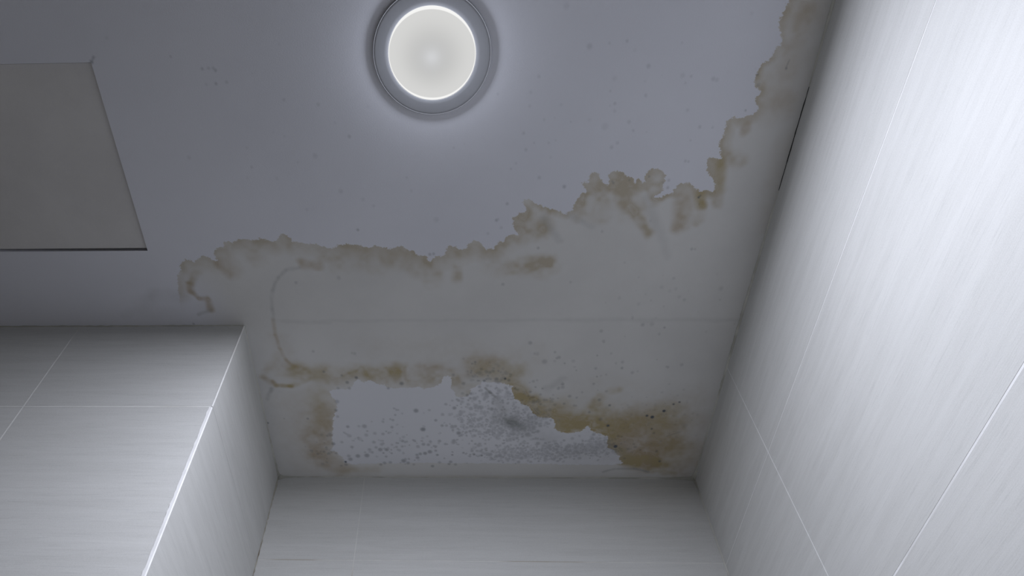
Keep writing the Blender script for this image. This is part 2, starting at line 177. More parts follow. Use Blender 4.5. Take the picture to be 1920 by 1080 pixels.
SPOTS = [
(-0.5078, 0.2831, 0.0016, 0.9), (-0.5037, 0.2773, 0.0009, 0.7), (-0.0753, 0.9543, 0.0041, 0.8), (-0.0633, 1.0051, 0.0043, 0.95),
(-0.0171, 0.9373, 0.0024, 0.5), (-0.0494, 0.9528, 0.0022, 0.4), (-0.1165, 0.9658, 0.0018, 0.5), (-0.1265, 0.9773, 0.0016, 0.5),
(-0.1402, 0.9773, 0.0016, 0.4), (-0.1246, 0.9993, 0.0025, 0.55), (-0.0374, 0.9801, 0.0025, 0.6), (-0.0251, 0.9947, 0.0025, 0.6),
(-0.0007, 0.9471, 0.0031, 0.7), (0.0075, 0.9276, 0.0024, 0.6), (0.0045, 0.9248, 0.0019, 0.6), (0.0714, 0.9499, 0.0034, 0.7),
(0.0487, 0.9443, 0.0029, 0.6), (0.0312, 0.9485, 0.0036, 0.5), (0.0603, 0.9165, 0.0047, 0.5), (0.0499, 0.9016, 0.0029, 0.4),
(0.0842, 0.9029, 0.0035, 0.45), (0.1005, 0.907, 0.0035, 0.5), (0.0076, 1.0153, 0.0038, 0.8), (-0.2272, 0.9304, 0.0036, 0.5),
(-0.2316, 0.953, 0.0027, 0.6), (-0.2302, 0.9702, 0.0025, 0.45), (-0.2127, 0.998, 0.0028, 0.65), (-0.2119, 1.0234, 0.0038, 0.4),
(-0.1941, 1.0294, 0.0023, 0.5), (-0.1637, 1.0415, 0.0031, 0.5), (-0.139, 1.0631, 0.0034, 0.8), (-0.1521, 1.0631, 0.0039, 0.7),
(-0.1996, 1.0822, 0.004, 0.75), (-0.1808, 1.0805, 0.0045, 0.75), (-0.2159, 1.0918, 0.004, 0.7), (-0.2183, 1.0823, 0.0033, 0.5),
(-0.2094, 1.0556, 0.0029, 0.55), (-0.2287, 1.0417, 0.0026, 0.45), (-0.2466, 1.0464, 0.0034, 0.7), (-0.2561, 1.0235, 0.0023, 0.5),
(-0.2676, 1.0205, 0.0026, 0.4), (-0.2584, 1.0745, 0.0026, 0.6), (-0.2817, 1.0762, 0.0026, 0.5), (-0.244, 1.0745, 0.002, 0.5),
(-0.2266, 1.0999, 0.0021, 1.6), (-0.2263, 1.108, 0.003, 0.6), (-0.2366, 1.1113, 0.002, 0.5), (-0.2752, 1.1066, 0.0032, 0.4),
(-0.2658, 1.1017, 0.0021, 0.4), (-0.1459, 1.1027, 0.0032, 0.6), (-0.1539, 1.1076, 0.0027, 0.6), (-0.1336, 1.1011, 0.0029, 0.55),
(-0.1057, 1.0961, 0.0045, 0.75), (-0.0971, 1.1025, 0.0032, 0.6), (-0.0852, 1.1073, 0.0024, 0.4), (-0.1022, 1.0913, 0.0024, 0.5),
(-0.0767, 1.0864, 0.0032, 0.65), (-0.0775, 1.0785, 0.0029, 0.6), (-0.0709, 1.0753, 0.0029, 0.7), (-0.061, 1.0737, 0.0034, 0.8),
(-0.0511, 1.069, 0.0039, 0.8), (-0.0391, 1.0658, 0.0023, 0.6), (-0.0466, 1.1119, 0.0029, 0.7), (-0.036, 1.0783, 0.0021, 0.8),
(-0.0055, 1.0782, 0.0016, 0.8), (0.0174, 1.0718, 0.0018, 0.7), (0.0391, 1.0764, 0.0018, 1), (0.0544, 1.0795, 0.002, 1),
(-0.0089, 1.0989, 0.0029, 0.65), (-0.0122, 1.1053, 0.0024, 0.6), (0.001, 1.1068, 0.0024, 0.5), (-0.032, 1.1006, 0.0027, 0.45),
(-0.1052, 1.0383, 0.0028, 0.6), (-0.0635, 1.0473, 0.0031, 0.6), (-0.0538, 1.0488, 0.0028, 0.6), (-0.0493, 1.0396, 0.0026, 0.5),
(-0.031, 1.038, 0.0028, 0.6), (-0.1604, 1.0569, 0.0026, 0.5), (-0.174, 1.0632, 0.0031, 0.5), (-0.1691, 1.071, 0.0026, 0.5),
(-0.1414, 1.0835, 0.0024, 0.5), (-0.1847, 0.8693, 0.0025, 1), (-0.2029, 0.8812, 0.0028, 0.7), (-0.1001, 0.884, 0.0033, 0.85),
(-0.2445, 0.8547, 0.0021, 0.7), (-0.2114, 0.8639, 0.0017, 0.6), (-0.126, 0.8961, 0.0021, 0.6), (-0.29, 0.9761, 0.002, 0.6),
(-0.3715, 0.988, 0.0018, 1), (-0.3367, 0.9762, 0.0012, 0.4), (-0.2216, 0.896, 0.0024, 0.45), (-0.2002, 0.896, 0.0024, 0.4),
(-0.0024, 0.8629, 0.0023, 0.6), (0.0378, 0.832, 0.0017, 0.7), (0.0554, 0.8775, 0.0021, 0.9), (0.0593, 0.8735, 0.0018, 0.6),
(0.0782, 0.8735, 0.0032, 0.75), (0.0941, 0.8722, 0.0018, 1.5), (0.1012, 0.8762, 0.0023, 0.7), (0.0658, 0.8565, 0.0023, 0.6),
(0.0945, 0.8579, 0.0038, 0.35), (0.0165, 0.8841, 0.003, 0.55), (0.0238, 0.9138, 0.0024, 0.7), (0.0308, 0.9097, 0.0024, 0.7),
(0.114, 0.8962, 0.0017, 0.7), (0.1344, 0.9372, 0.0012, 0.5), (0.2028, 0.8936, 0.0032, 0.4), (0.147, 0.8789, 0.0023, 0.4),
(0.1538, 0.8763, 0.0018, 0.3), (0.2961, 0.9399, 0.0019, 0.9), (0.2998, 0.994, 0.0023, 1.6), (0.3711, 0.9673, 0.002, 1.6),
(0.3818, 0.9708, 0.0028, 1.9), (0.4015, 0.9545, 0.0024, 1.9), (0.4166, 0.9371, 0.0015, 1.4), (0.4267, 0.9316, 0.0015, 1.3),
(0.3218, 1.0521, 0.0032, 1.9), (0.3859, 1.0026, 0.0015, 1.1), (0.3919, 1.0143, 0.0019, 0.6), (0.4168, 1.0952, 0.002, 1),
(0.3808, 0.5144, 0.0009, 0.3), (0.3776, 0.5025, 0.0011, 1.3), (0.3795, 0.4998, 0.0009, 0.9), (0.2832, 0.9767, 0.0036, 0.5),
(0.2596, 0.9582, 0.0018, 0.6), (-0.3374, 0.2947, 0.0015, 0.35), (-0.3442, 0.2946, 0.0015, 0.3), (-0.335, 0.2977, 0.0015, 0.45),
(-0.3534, 0.2952, 0.0015, 0.4), (-0.338, 0.3164, 0.0014, 0.45), (-0.3223, 0.3144, 0.0015, 0.3), (-0.3941, 0.2777, 0.001, 0.35),
(-0.6649, 0.5329, 0.0015, 0.6), (-0.1552, 0.5545, 0.0016, 0.55), (-0.1955, 0.6463, 0.003, 0.3), (-0.2696, 0.6555, 0.0022, 0.35),
(-0.0283, 0.5373, 0.0036, 0.16), (0.0675, 0.5392, 0.0018, 0.5), (0.07, 0.5374, 0.0013, 0.3), (0.0756, 0.5528, 0.0018, 0.25),
(0.0546, 0.5633, 0.0016, 0.25), (0.0833, 0.5103, 0.0018, 0.4), (0.1696, 0.4821, 0.0022, 0.45), (0.1302, 0.4666, 0.0019, 0.3),
(0.1074, 0.4216, 0.0018, 0.25), (0.2694, 0.3017, 0.0023, 0.28), (0.2354, 0.2677, 0.0014, 0.28), (0.2121, 0.2701, 0.0011, 0.2),
(0.2301, 0.3534, 0.0015, 0.28), (0.3568, 0.3898, 0.0017, 0.3), (0.3305, 0.3165, 0.0013, 0.25), (0.3242, 0.326, 0.0012, 0.2),
(0.1368, 0.5908, 0.0017, 0.45), (0.0822, 0.6612, 0.0022, 0.4), (0.2367, 0.5611, 0.0016, 0.3), (0.1957, 0.6576, 0.0016, 0.3),
(0.3294, 0.7478, 0.0027, 0.4), (0.3501, 0.7329, 0.001, 0.2), (0.3098, 0.7338, 0.0016, 0.3), (0.3616, 0.7691, 0.0017, 0.3),
(0.3058, 0.8326, 0.0024, 0.35), (0.2945, 0.8351, 0.0018, 0.25), (0.2166, 0.8299, 0.0027, 0.25), (0.1827, 0.8298, 0.0022, 0.2),
(-0.2586, 0.806, 0.002, 0.4), (-0.1827, 0.8113, 0.0022, 0.35), (-0.1875, 0.81, 0.0017, 0.3), (0.3848, 0.5949, 0.0017, 0.4),
(0.39, 0.595, 0.0013, 0.3), (0.4579, 0.3076, 0.001, 0.9), (-0.4656, 0.7419, 0.0013, 0.7), (0.3187, 0.4768, 0.0013, 0.3),
(0.3275, 0.4857, 0.0017, 0.4), (0.2962, 0.4668, 0.001, 0.6), (0.2437, 0.4768, 0.0012, 0.6), (0.2417, 0.4741, 0.001, 0.5),
(0.2673, 0.4726, 0.001, 0.5), (0.3269, 0.4733, 0.0015, 0.35), (0.4167, 0.3662, 0.0008, 0.6), (0.346, 0.4424, 0.0015, 0.3),
(0.3509, 0.4433, 0.0011, 0.3), (-0.1546, 0.3973, 0.0019, 0.35), (-0.04, 0.6014, 0.0019, 0.5), (-0.0338, 0.6005, 0.0017, 0.5),
(0.4257, 0.3299, 0.0018, 0.4), (0.4208, 0.3158, 0.0012, 0.7), (0.4593, 0.2969, 0.0004, 0.5), (0.459, 0.2982, 0.0004, 0.5),
(0.4587, 0.2995, 0.0004, 0.5), (0.4585, 0.3009, 0.0004, 0.5), (0.4582, 0.3022, 0.0004, 0.5), (0.458, 0.3035, 0.0004, 0.5),
(0.4577, 0.3048, 0.0004, 0.5), (0.4575, 0.3062, 0.0004, 0.5), (0.4184, 1.0232, 0.0009, 0.35), (0.4206, 1.0221, 0.0009, 0.35),
(0.4227, 1.021, 0.0009, 0.35), (0.4249, 1.0199, 0.0009, 0.35), (0.4271, 1.0188, 0.0009, 0.35), (0.4293, 1.0177, 0.0009, 0.35),
(0.4314, 1.0166, 0.0009, 0.35), (0.4336, 1.0156, 0.0009, 0.35), (0.4358, 1.0145, 0.0009, 0.35), (0.4379, 1.0134, 0.0009, 0.35),
(0.4401, 1.0123, 0.0009, 0.35), (0.4423, 1.0112, 0.0009, 0.35), (0.4423, 1.0112, 0.0007, 0.3), (0.4395, 1.011, 0.0007, 0.3),
(0.4368, 1.0107, 0.0007, 0.3), (0.434, 1.0104, 0.0007, 0.3), (0.4313, 1.0101, 0.0007, 0.3), (0.4285, 1.0098, 0.0007, 0.3),
(-0.5093, 0.2853, 0.0007, 0.6), (-0.5085, 0.2842, 0.0007, 0.6), (-0.5078, 0.2832, 0.0007, 0.6), (-0.507, 0.2821, 0.0007, 0.6),
(-0.5063, 0.2811, 0.0007, 0.6), (-0.5055, 0.2801, 0.0007, 0.6), (-0.5048, 0.279, 0.0007, 0.6), (-0.504, 0.278, 0.0007, 0.6),
(-0.5033, 0.2769, 0.0007, 0.6), (-0.5025, 0.2759, 0.0007, 0.6), (-0.2218, 1.0144, 0.0017, 0.4), (-0.2201, 1.0159, 0.0017, 0.4),
(-0.2184, 1.0174, 0.0017, 0.4), (-0.2167, 1.0189, 0.0017, 0.4), (-0.215, 1.0204, 0.0017, 0.4), (-0.2133, 1.0219, 0.0017, 0.4),
(-0.2116, 1.0234, 0.0017, 0.4), (-0.2098, 1.0249, 0.0017, 0.4), (-0.73, 0.5139, 0.0007, 0.25), (-0.7283, 0.5147, 0.0007, 0.25),
(-0.7267, 0.5154, 0.0007, 0.25), (-0.725, 0.5162, 0.0007, 0.25), (-0.7234, 0.517, 0.0007, 0.25), (-0.7217, 0.5177, 0.0007, 0.25),
(-0.7201, 0.5185, 0.0007, 0.25), (-0.7184, 0.5193, 0.0007, 0.25), (-0.7167, 0.52, 0.0007, 0.25), (-0.7151, 0.5208, 0.0007, 0.25),
]
MOULD = [
(0.1178, 0.9973, 0.062, 0.0477, 330), (0.0496, 0.9974, 0.0684, 0.0479, 200), (0.0787, 0.9193, 0.0472, 0.0286, 80),
(0.223, 1.0648, 0.1159, 0.0255, 360), (0.1159, 1.073, 0.091, 0.0257, 200), (0.0282, 0.9542, 0.0423, 0.0399, 50),
(-0.1004, 1.0505, 0.1163, 0.0498, 60), (-0.1404, 0.9978, 0.0877, 0.0689, 20), (0.1535, 0.9827, 0.0368, 0.027, 60),
(0.2854, 1.0492, 0.0509, 0.0252, 170), (0.1601, 0.9261, 0.0709, 0.052, 40), (0.3292, 0.9824, 0.0853, 0.0536, 55),
(0.4191, 0.9679, 0.0601, 0.0794, 60), (0.0669, 0.8591, 0.0567, 0.025, 45), (0.2439, 0.8594, 0.2253, 0.0991, 38),
(0.1905, 0.3574, 0.2304, 0.1267, 50), (-0.1978, 0.3918, 0.2421, 0.1332, 25), (0.3595, 0.6814, 0.1186, 0.087, 30),
(-0.2753, 1.0589, 0.0327, 0.036, 18),
]
FADE = (-0.478845, 0.724132, 0.085)      # where the wet tone dies away by the left wall

# ---------------------------------------------------------------- helpers
def link(o, parent=None):
    COL.objects.link(o)
    if parent: o.parent = parent
    return o
def mesh_obj(name, verts, faces, mats, idx=None, parent=None, smooth=False):
    me = bpy.data.meshes.new(name); me.from_pydata(verts, [], faces); me.update()
    for m in (mats if isinstance(mats, (list, tuple)) else [mats]): me.materials.append(m)
    if idx:
        for p, i in zip(me.polygons, idx): p.material_index = i
    if smooth:
        for p in me.polygons: p.use_smooth = True
    return link(bpy.data.objects.new(name, me), parent)
def struct(o): o['kind'] = 'structure'; return o

class NT:
    """small node-tree writer"""
    def __init__(s, name, rough=0.7, spec=0.3):
        s.m = bpy.data.materials.new(name); s.m.use_nodes = True
        s.t = s.m.node_tree; s.b = s.t.nodes['Principled BSDF']
        s.b.inputs['Roughness'].default_value = rough
        s.b.inputs['Specular IOR Level'].default_value = spec
    def n(s, typ, **k):
        nd = s.t.nodes.new(typ)
        for a_, v in k.items(): setattr(nd, a_, v)
        return nd
    def put(s, sock, v):
        if isinstance(v, bpy.types.NodeSocket): s.t.links.new(v, sock)
        else:
            try: sock.default_value = v
            except Exception: sock.default_value = (*v, 1)
    def math(s, op, a, b=0.0, clamp=False):
        nd = s.n('ShaderNodeMath', operation=op, use_clamp=clamp)
        s.put(nd.inputs[0], a); s.put(nd.inputs[1], b); return nd.outputs[0]
    def mix(s, f, a, b, mode='MIX'):
        nd = s.n('ShaderNodeMix', data_type='RGBA', blend_type=mode)
        s.put(nd.inputs['Factor'], f); s.put(nd.inputs['A'], a) if False else None
        s.put(nd.inputs[6], a if isinstance(a, bpy.types.NodeSocket) else (*a, 1))
        s.put(nd.inputs[7], b if isinstance(b, bpy.types.NodeSocket) else (*b, 1))
        return nd.outputs[2]
    def ramp(s, v, lo, hi, a=0.0, b=1.0, smooth=True):
        nd = s.n('ShaderNodeMapRange', interpolation_type='SMOOTHSTEP' if smooth else 'LINEAR')
        s.put(nd.inputs[0], v); nd.inputs[1].default_value = lo; nd.inputs[2].default_value = hi
        nd.inputs[3].default_value = a; nd.inputs[4].default_value = b; return nd.outputs[0]
    def coord(s, scale=(1, 1, 1)):
        tc = s.n('ShaderNodeTexCoord'); mp = s.n('ShaderNodeMapping'); s.t.links.new(tc.outputs['Object'], mp.inputs[0])
        mp.inputs['Scale'].default_value = scale; return mp.outputs[0]
    def noise(s, scale, detail=3, rough=0.5, sc=(1, 1, 1), dist=0.0):
        nd = s.n('ShaderNodeTexNoise'); s.t.links.new(s.coord(sc), nd.inputs['Vector'])
        nd.inputs['Scale'].default_value = scale; nd.inputs['Detail'].default_value = detail
        nd.inputs['Roughness'].default_value = rough; nd.inputs['Distortion'].default_value = dist
        return nd.outputs[0]
    def bump(s, h, dist, strength=1.0):
        b = s.n('ShaderNodeBump'); b.inputs['Strength'].default_value = strength; b.inputs['Distance'].default_value = dist
        s.put(b.inputs['Height'], h); s.t.links.new(b.outputs[0], s.b.inputs['Normal'])
    def out(s, c): s.put(s.b.inputs['Base Color'], c); return s.m

# ---------------------------------------------------------------- materials
def tile_material():
    k = NT('grey_stone_tile', 0.55, 0.35)
    g1 = k.noise(1.0, 5, 0.6, sc=(5, 5, 95), dist=0.5)       # long horizontal grain
    g2 = k.noise(1.0, 3, 0.55, sc=(22, 22, 620))             # fine hairlines
    g3 = k.noise(3.0, 3, 0.5, sc=(1.2, 1.2, 4))              # cloudy tone
    sp = k.noise(900, 2, 0.6)                                # print grain
    c = k.mix(k.ramp(g1, 0.30, 0.72), (0.600, 0.600, 0.588), (0.655, 0.656, 0.646))
    c = k.mix(k.ramp(g2, 0.30, 0.46, 0.20, 0.0), c, (0.36, 0.37, 0.37))
    c = k.mix(k.ramp(g3, 0.3, 0.7, 0.14, 0.0), c, (0.50, 0.51, 0.50))
    c = k.mix(k.ramp(sp, 0.36, 0.64, 0.0, 0.22), c, (0.80, 0.81, 0.81))
    k.bump(g2, 0.0003, 0.35)
    return k.out(c)
def plain(name, col, rough=0.8, spec=0.2, var=0.08, scale=60, dirt=None, dscale=9):
    k = NT(name, rough, spec)
    d = tuple(x * (1 - var) for x in col)
    c = k.mix(k.ramp(k.noise(scale, 4), 0.35, 0.65), d, col)
    if dirt: c = k.mix(k.ramp(k.noise(dscale, 3), 0.50, 0.66, 0.0, 0.85), c, dirt)
    return k.out(c)
M_TILE = tile_material()
M_GROUT = plain('pale_grout', (0.86, 0.86, 0.85), dirt=(0.66, 0.65, 0.62), dscale=7)
M_GROUT_W = plain('white_grout', (0.93, 0.93, 0.94), dirt=(0.72, 0.72, 0.72), dscale=5)
M_GROUT_D = plain('stained_grout', (0.58, 0.57, 0.54), dirt=(0.20, 0.16, 0.11), dscale=6)
M_GROUT_B = plain('weathered_grout', (0.76, 0.76, 0.74), dirt=(0.46, 0.41, 0.34), dscale=5)
M_CAULK = plain('off_white_sealant', (0.66, 0.66, 0.62), 0.5, 0.3, dirt=(0.46, 0.46, 0.42), dscale=14)
M_CAULK_D = plain('soiled_sealant', (0.50, 0.48, 0.42), 0.5, 0.3, dirt=(0.16, 0.12, 0.08), dscale=16)
M_DARK = plain('dark_void', (0.03, 0.03, 0.03))
M_FLOOR = plain('grey_floor_tile', (0.68, 0.62, 0.50), 0.5)

def ceiling_material():
    k = NT('stained_ceiling_paint', 0.9, 0.1)
    a1 = k.n('ShaderNodeAttribute', attribute_name='stain'); a2 = k.n('ShaderNodeAttribute', attribute_name='edges')
    s1 = k.n('ShaderNodeSeparateColor'); k.t.links.new(a1.outputs['Color'], s1.inputs[0])
    s2 = k.n('ShaderNodeSeparateColor'); k.t.links.new(a2.outputs['Color'], s2.inputs[0])
    tan, yel, org, grey = s1.outputs[0], s1.outputs[1], s1.outputs[2], a1.outputs['Alpha']
    sa, sb, sp = s2.outputs[0], s2.outputs[1], s2.outputs[2]
    n1 = k.math('MULTIPLY', k.math('SUBTRACT', k.noise(120, 3, 0.65), 0.5), 0.0120)
    n2 = k.math('MULTIPLY', k.math('SUBTRACT', k.noise(330, 2, 0.6), 0.5), 0.0060)
    nn = k.math('ADD', n1, n2)
    mA = k.ramp(k.math('ADD', sa, nn), -0.0008, 0.0012)
    mB = k.ramp(k.math('ADD', sb, nn), -0.0006, 0.0010)
    mAf = k.math('MULTIPLY', mA, a2.outputs['Alpha'])
    wet = k.math('MULTIPLY', mA, k.math('SUBTRACT', 1.0, mB))
    # slow tone changes of the paint
    cloud = k.noise(4.5, 3, 0.5)
    clean = k.mix(k.ramp(cloud, 0.3, 0.7), CLEAN_A, CLEAN_B)
    patch = k.mix(k.ramp(cloud, 0.3, 0.7), PATCH_A, PATCH_B)
    wash = k.mix(k.ramp(k.noise(7, 4, 0.6), 0.3, 0.7), WASH_A, WASH_B)
    c = k.mix(mAf, clean, wash); c = k.mix(mB, c, patch)
    mott = k.ramp(k.noise(26, 4, 0.65, dist=0.6), 0.25, 0.75, 0.72, 1.22)
    def lay(c, field, col, mask=wet):
        f = k.math('MULTIPLY', k.math('MULTIPLY', field, mask), mott, clamp=True)
        return k.mix(f, c, col)
    c = lay(c, tan, TAN); c = lay(c, org, ORANGE); c = lay(c, yel, YELLOW)
    c = k.mix(k.math('MULTIPLY', grey, mott, clamp=True), c, GREY)
    c = k.mix(k.math('MULTIPLY', sp, 1.0, clamp=True), c, MOULD_C)
    # fine roller grain and faint specks
    gr = k.noise(1100, 2, 0.6)
    c = k.mix(k.ramp(gr, 0.3, 0.7, 0.0, 0.10), c, (0.95, 0.95, 0.95))
    k.bump(k.noise(500, 3, 0.6), 0.0004, 0.4)
    return k.out(c)
CLEAN_A, CLEAN_B = (0.745, 0.76, 0.845), (0.785, 0.80, 0.885)
PATCH_A, PATCH_B = (0.765, 0.78, 0.84), (0.80, 0.81, 0.87)
WASH_A, WASH_B = (0.685, 0.685, 0.69), (0.735, 0.735, 0.74)
TAN, YELLOW, ORANGE = (0.50, 0.445, 0.355), (0.435, 0.355, 0.195), (0.43, 0.345, 0.235)
GREY, MOULD_C = (0.36, 0.37, 0.375), (0.095, 0.11, 0.135)

# ---------------------------------------------------------------- ceiling with its water stains
PX0, PX1, PY0, PY1 = -0.955, -0.5090, 0.2840, 0.5905       # access hatch opening
def axis(stops):
    out = []
    for (a, b, st) in stops:
        n = max(1, int(round((b - a) / st))); out += [a + (b - a) * i / n for i in range(n)]
    out.append(stops[-1][1]); return np.array(out)
gx = axis([(XL - 0.05, -1.2, 0.2), (-1.2, PX0, 0.05), (PX0, -0.80, 0.02), (-0.80, -0.65, 0.01), (-0.65, PX1, 0.0024), (PX1, XJ, 0.0016), (XJ, XR + 0.0005, 0.00115), (XR + 0.0005, XR + 0.05, 0.05)])
gy = axis([(YN - 0.05, 0.0, 0.15), (0.0, 0.17, 0.03), (0.17, PY0, 0.0019), (PY0, PY1, 0.0017), (PY1, YF + 0.001, 0.0019), (YF + 0.001, 0.87, 0.0019), (0.87, YB + 0.0005, 0.00115), (YB + 0.0005, YB + 0.05, 0.05)])
NX, NY = len(gx), len(gy)
X, Y = np.meshgrid(gx, gy); X = X.ravel(); Y = Y.ravel()

def poly_sdf(P, X, Y):
    """signed distance, positive inside"""
    P = np.array(P); Q = np.roll(P, -1, 0)
    d = np.full(len(X), 1e9); ins = np.zeros(len(X), bool)
    for (ax, ay), (bx, by) in zip(P, Q):
        ex, ey = bx - ax, by - ay; L = ex * ex + ey * ey + 1e-12
        t = np.clip(((X - ax) * ex + (Y - ay) * ey) / L, 0, 1)
        d = np.minimum(d, (X - ax - t * ex) ** 2 + (Y - ay - t * ey) ** 2)
        if ay != by:
            c = (ay > Y) != (by > Y); ins ^= c & (X < ex * (Y - ay) / ey + ax)
    return np.where(ins, 1, -1) * np.sqrt(d)
sel = (X > -0.72) & (X < XR + 0.001) & (Y > 0.165)
xs, ys = X[sel], Y[sel]
sa = poly_sdf(FRONT, xs, ys); sb = poly_sdf(PATCH, xs, ys)

rng = np.random.default_rng(7)
def band_field():
    near = np.abs(sa) < 0.09
    bx, by = xs[near], ys[near]; d = np.maximum(sa[near], 0)
    ws = np.zeros(len(bx)); wid = np.zeros(len(bx)); st = np.zeros(len(bx))
    for (ax, ay, w_, s_) in BAND:
        q = 1.0 / (((bx - ax) ** 2 + (by - ay) ** 2) + 4e-5) ** 2
        ws += q; wid += q * w_; st += q * s_
    wid /= ws; st /= ws
    f = np.zeros(len(xs)); t = d / (wid * 1.0)
    # slightly darker rim, then a fading body
    f[near] = st * (np.clip(1.2 - t, 0, 1) ** 1.0 * 0.86 + 0.14 * np.exp(-(d / 0.003)))
    return f
tan = band_field(); fields = {0: tan, 1: np.zeros(len(xs)), 2: np.zeros(len(xs)), 4: np.zeros(len(xs))}
pale = np.zeros(len(xs))
def vnoise(x, y, cell, seed):
    """smooth value noise in -1..1"""
    g = np.random.default_rng(seed).uniform(-1, 1, (256, 256)); u, v = x / cell + 60.0, y / cell + 60.0
    a, b = np.floor(u).astype(int), np.floor(v).astype(int); fu, fv = u - a, v - b; fu = fu * fu * (3 - 2 * fu); fv = fv * fv * (3 - 2 * fv)
    a &= 255; b &= 255; a1, b1 = (a + 1) & 255, (b + 1) & 255
    return (g[a, b] * (1 - fu) + g[a1, b] * fu) * (1 - fv) + (g[a, b1] * (1 - fu) + g[a1, b1] * fu) * fv
wx = vnoise(xs, ys, 0.030, 1) * 0.7 + vnoise(xs, ys, 0.012, 2) * 0.4
wy = vnoise(xs, ys, 0.030, 3) * 0.7 + vnoise(xs, ys, 0.012, 4) * 0.4
tone = 1 + 0.30 * vnoise(xs, ys, 0.022, 5) + 0.22 * vnoise(xs, ys, 0.008, 6)
for (ax, ay, bx, by, r, s, kd) in BLOBS:
    R = r * (2.2 if r > 0.009 else 1.9)
    q = (xs > min(ax, bx) - R) & (xs < max(ax, bx) + R) & (ys > min(ay, by) - R) & (ys < max(ay, by) + R)
    if not q.any(): continue
    ex, ey = bx - ax, by - ay; L = ex * ex + ey * ey + 1e-12; wa = min(r * 0.75, 0.010)
    qx, qy = xs[q] + wx[q] * wa, ys[q] + wy[q] * wa
    t = np.clip(((qx - ax) * ex + (qy - ay) * ey) / L, 0, 1)
    d = np.sqrt((qx - ax - t * ex) ** 2 + (qy - ay - t * ey) ** 2)
    z = np.clip((R - d) / (R - 0.15 * r), 0, 1); z = z * z * (3 - 2 * z) * s * tone[q]
    if kd == 3: pale[q] = np.maximum(pale[q], z)
    else:
        F = fields[kd]; F[q] = np.where(F[q] + z > 1.15, np.maximum(F[q], z), np.minimum(1.15, np.maximum(F[q], z) + 0.45 * np.minimum(F[q], z)))
fields[0] *= np.clip(tone, 0.5, 1.3)
for kd in (0, 1, 2): fields[kd] *= 1 - pale
fx, fy, fr = FADE
fade = np.clip((np.hypot(xs - fx, (ys - fy) * 0.8) - fr * 0.3) / (fr * 0.9), 0, 1)
# mould specks: a thinning scatter plus the large ones
specks = [tuple(s) for s in SPOTS]
for (cx, cy, rx, ry, n) in MOULD:
    g = rng.normal(0, 0.5, (n, 2))
    rr = np.exp(rng.normal(0, 0.42, n)) * 0.00175
    al = rng.uniform(0.22, 0.6, n)
    faint = n <= 60 and (cx > 0.25 or cy < 0.8)
    for (gx_, gy_), r, a in zip(g, rr, al):
        px, py = cx + gx_ * rx, cy + gy_ * ry
        if py > 1.128: py = 1.128 - rng.uniform(0, 0.02)
        if faint: r *= 0.8; a *= 0.45
        specks.append((px, py, min(r, 0.0042), a))
        if not faint and rng.random() < 0.35:      # doubled, merging colonies
            an = rng.uniform(0, 6.28); specks.append((px + math.cos(an) * r * 1.5, py + math.sin(an) * r, r * 0.75, a))
sp = np.zeros(len(xs)); FULL = np.full(len(X), -1); FULL[np.nonzero(sel)[0]] = np.arange(len(xs))
for (px, py, r, a) in specks:
    R = r * 1.5 + 0.0012
    i0, i1 = np.searchsorted(gx, px - R), np.searchsorted(gx, px + R)
    j0, j1 = np.searchsorted(gy, py - R), np.searchsorted(gy, py + R)
    if i1 <= i0 or j1 <= j0: continue
    ii, jj = np.meshgrid(np.arange(i0, i1), np.arange(j0, j1)); q = FULL[(jj * NX + ii).ravel()]; q = q[q >= 0]
    if not len(q): continue
    d = np.hypot(xs[q] - px, (ys[q] - py) * 0.92)
    z = np.clip((R - d) / (R - 0.45 * r), 0, 1); sp[q] = np.maximum(sp[q], a * z * z * (3 - 2 * z) * 0.62)

stain = np.zeros((len(X), 4), np.float32); edges = np.zeros((len(X), 4), np.float32)
edges[:, 0] = -1; edges[:, 1] = -1; edges[:, 3] = 1
stain[sel, 0] = fields[0]; stain[sel, 1] = fields[1]; stain[sel, 2] = fields[2]; stain[sel, 3] = fields[4]
edges[sel, 0] = sa; edges[sel, 1] = sb; edges[sel, 2] = sp; edges[sel, 3] = fade

i, j = np.meshgrid(np.arange(NX - 1), np.arange(NY - 1)); i = i.ravel(); j = j.ravel()
mx, my = (gx[i] + gx[i + 1]) / 2, (gy[j] + gy[j + 1]) / 2
keep = ~((mx < XJ - 0.02) & (my > YF + 0.02)) & ~((mx > PX0) & (mx < PX1) & (my > PY0) & (my < PY1))
i, j = i[keep], j[keep]
quads = np.stack([j * NX + i, (j + 1) * NX + i, (j + 1) * NX + i + 1, j * NX + i + 1], 1)
co = np.stack([X, Y, np.full(len(X), CEIL)], 1)
# slab body above and the sides of the hatch opening
TOP = CEIL + 0.06; N0 = len(X)
ex_v = [(PX0, PY0, CEIL), (PX1, PY0, CEIL), (PX1, PY1, CEIL), (PX0, PY1, CEIL), (PX0, PY0, TOP), (PX1, PY0, TOP), (PX1, PY1, TOP), (PX0, PY1, TOP),
        (gx[0], gy[0], TOP), (gx[-1], gy[0], TOP), (gx[-1], gy[-1], TOP), (gx[0], gy[-1], TOP)]
ex_f = [(0, 1, 5, 4), (1, 2, 6, 5), (2, 3, 7, 6), (3, 0, 4, 7), (8, 9, 10, 11)]
co = np.vstack([co, np.array(ex_v)]); quads = np.vstack([quads, np.array(ex_f) + N0])
used = np.zeros(len(co), bool); used[quads.ravel()] = True; remap = np.cumsum(used) - 1
co = co[used]; quads = remap[quads]
pad = np.zeros((len(ex_v), 4), np.float32); pad_e = pad.copy(); pad_e[:, :2] = -1
stain = np.vstack([stain, pad])[used]; edges = np.vstack([edges, pad_e])[used]
me = bpy.data.meshes.new('ceiling')
me.vertices.add(len(co)); me.vertices.foreach_set('co', co.ravel().astype(np.float32))
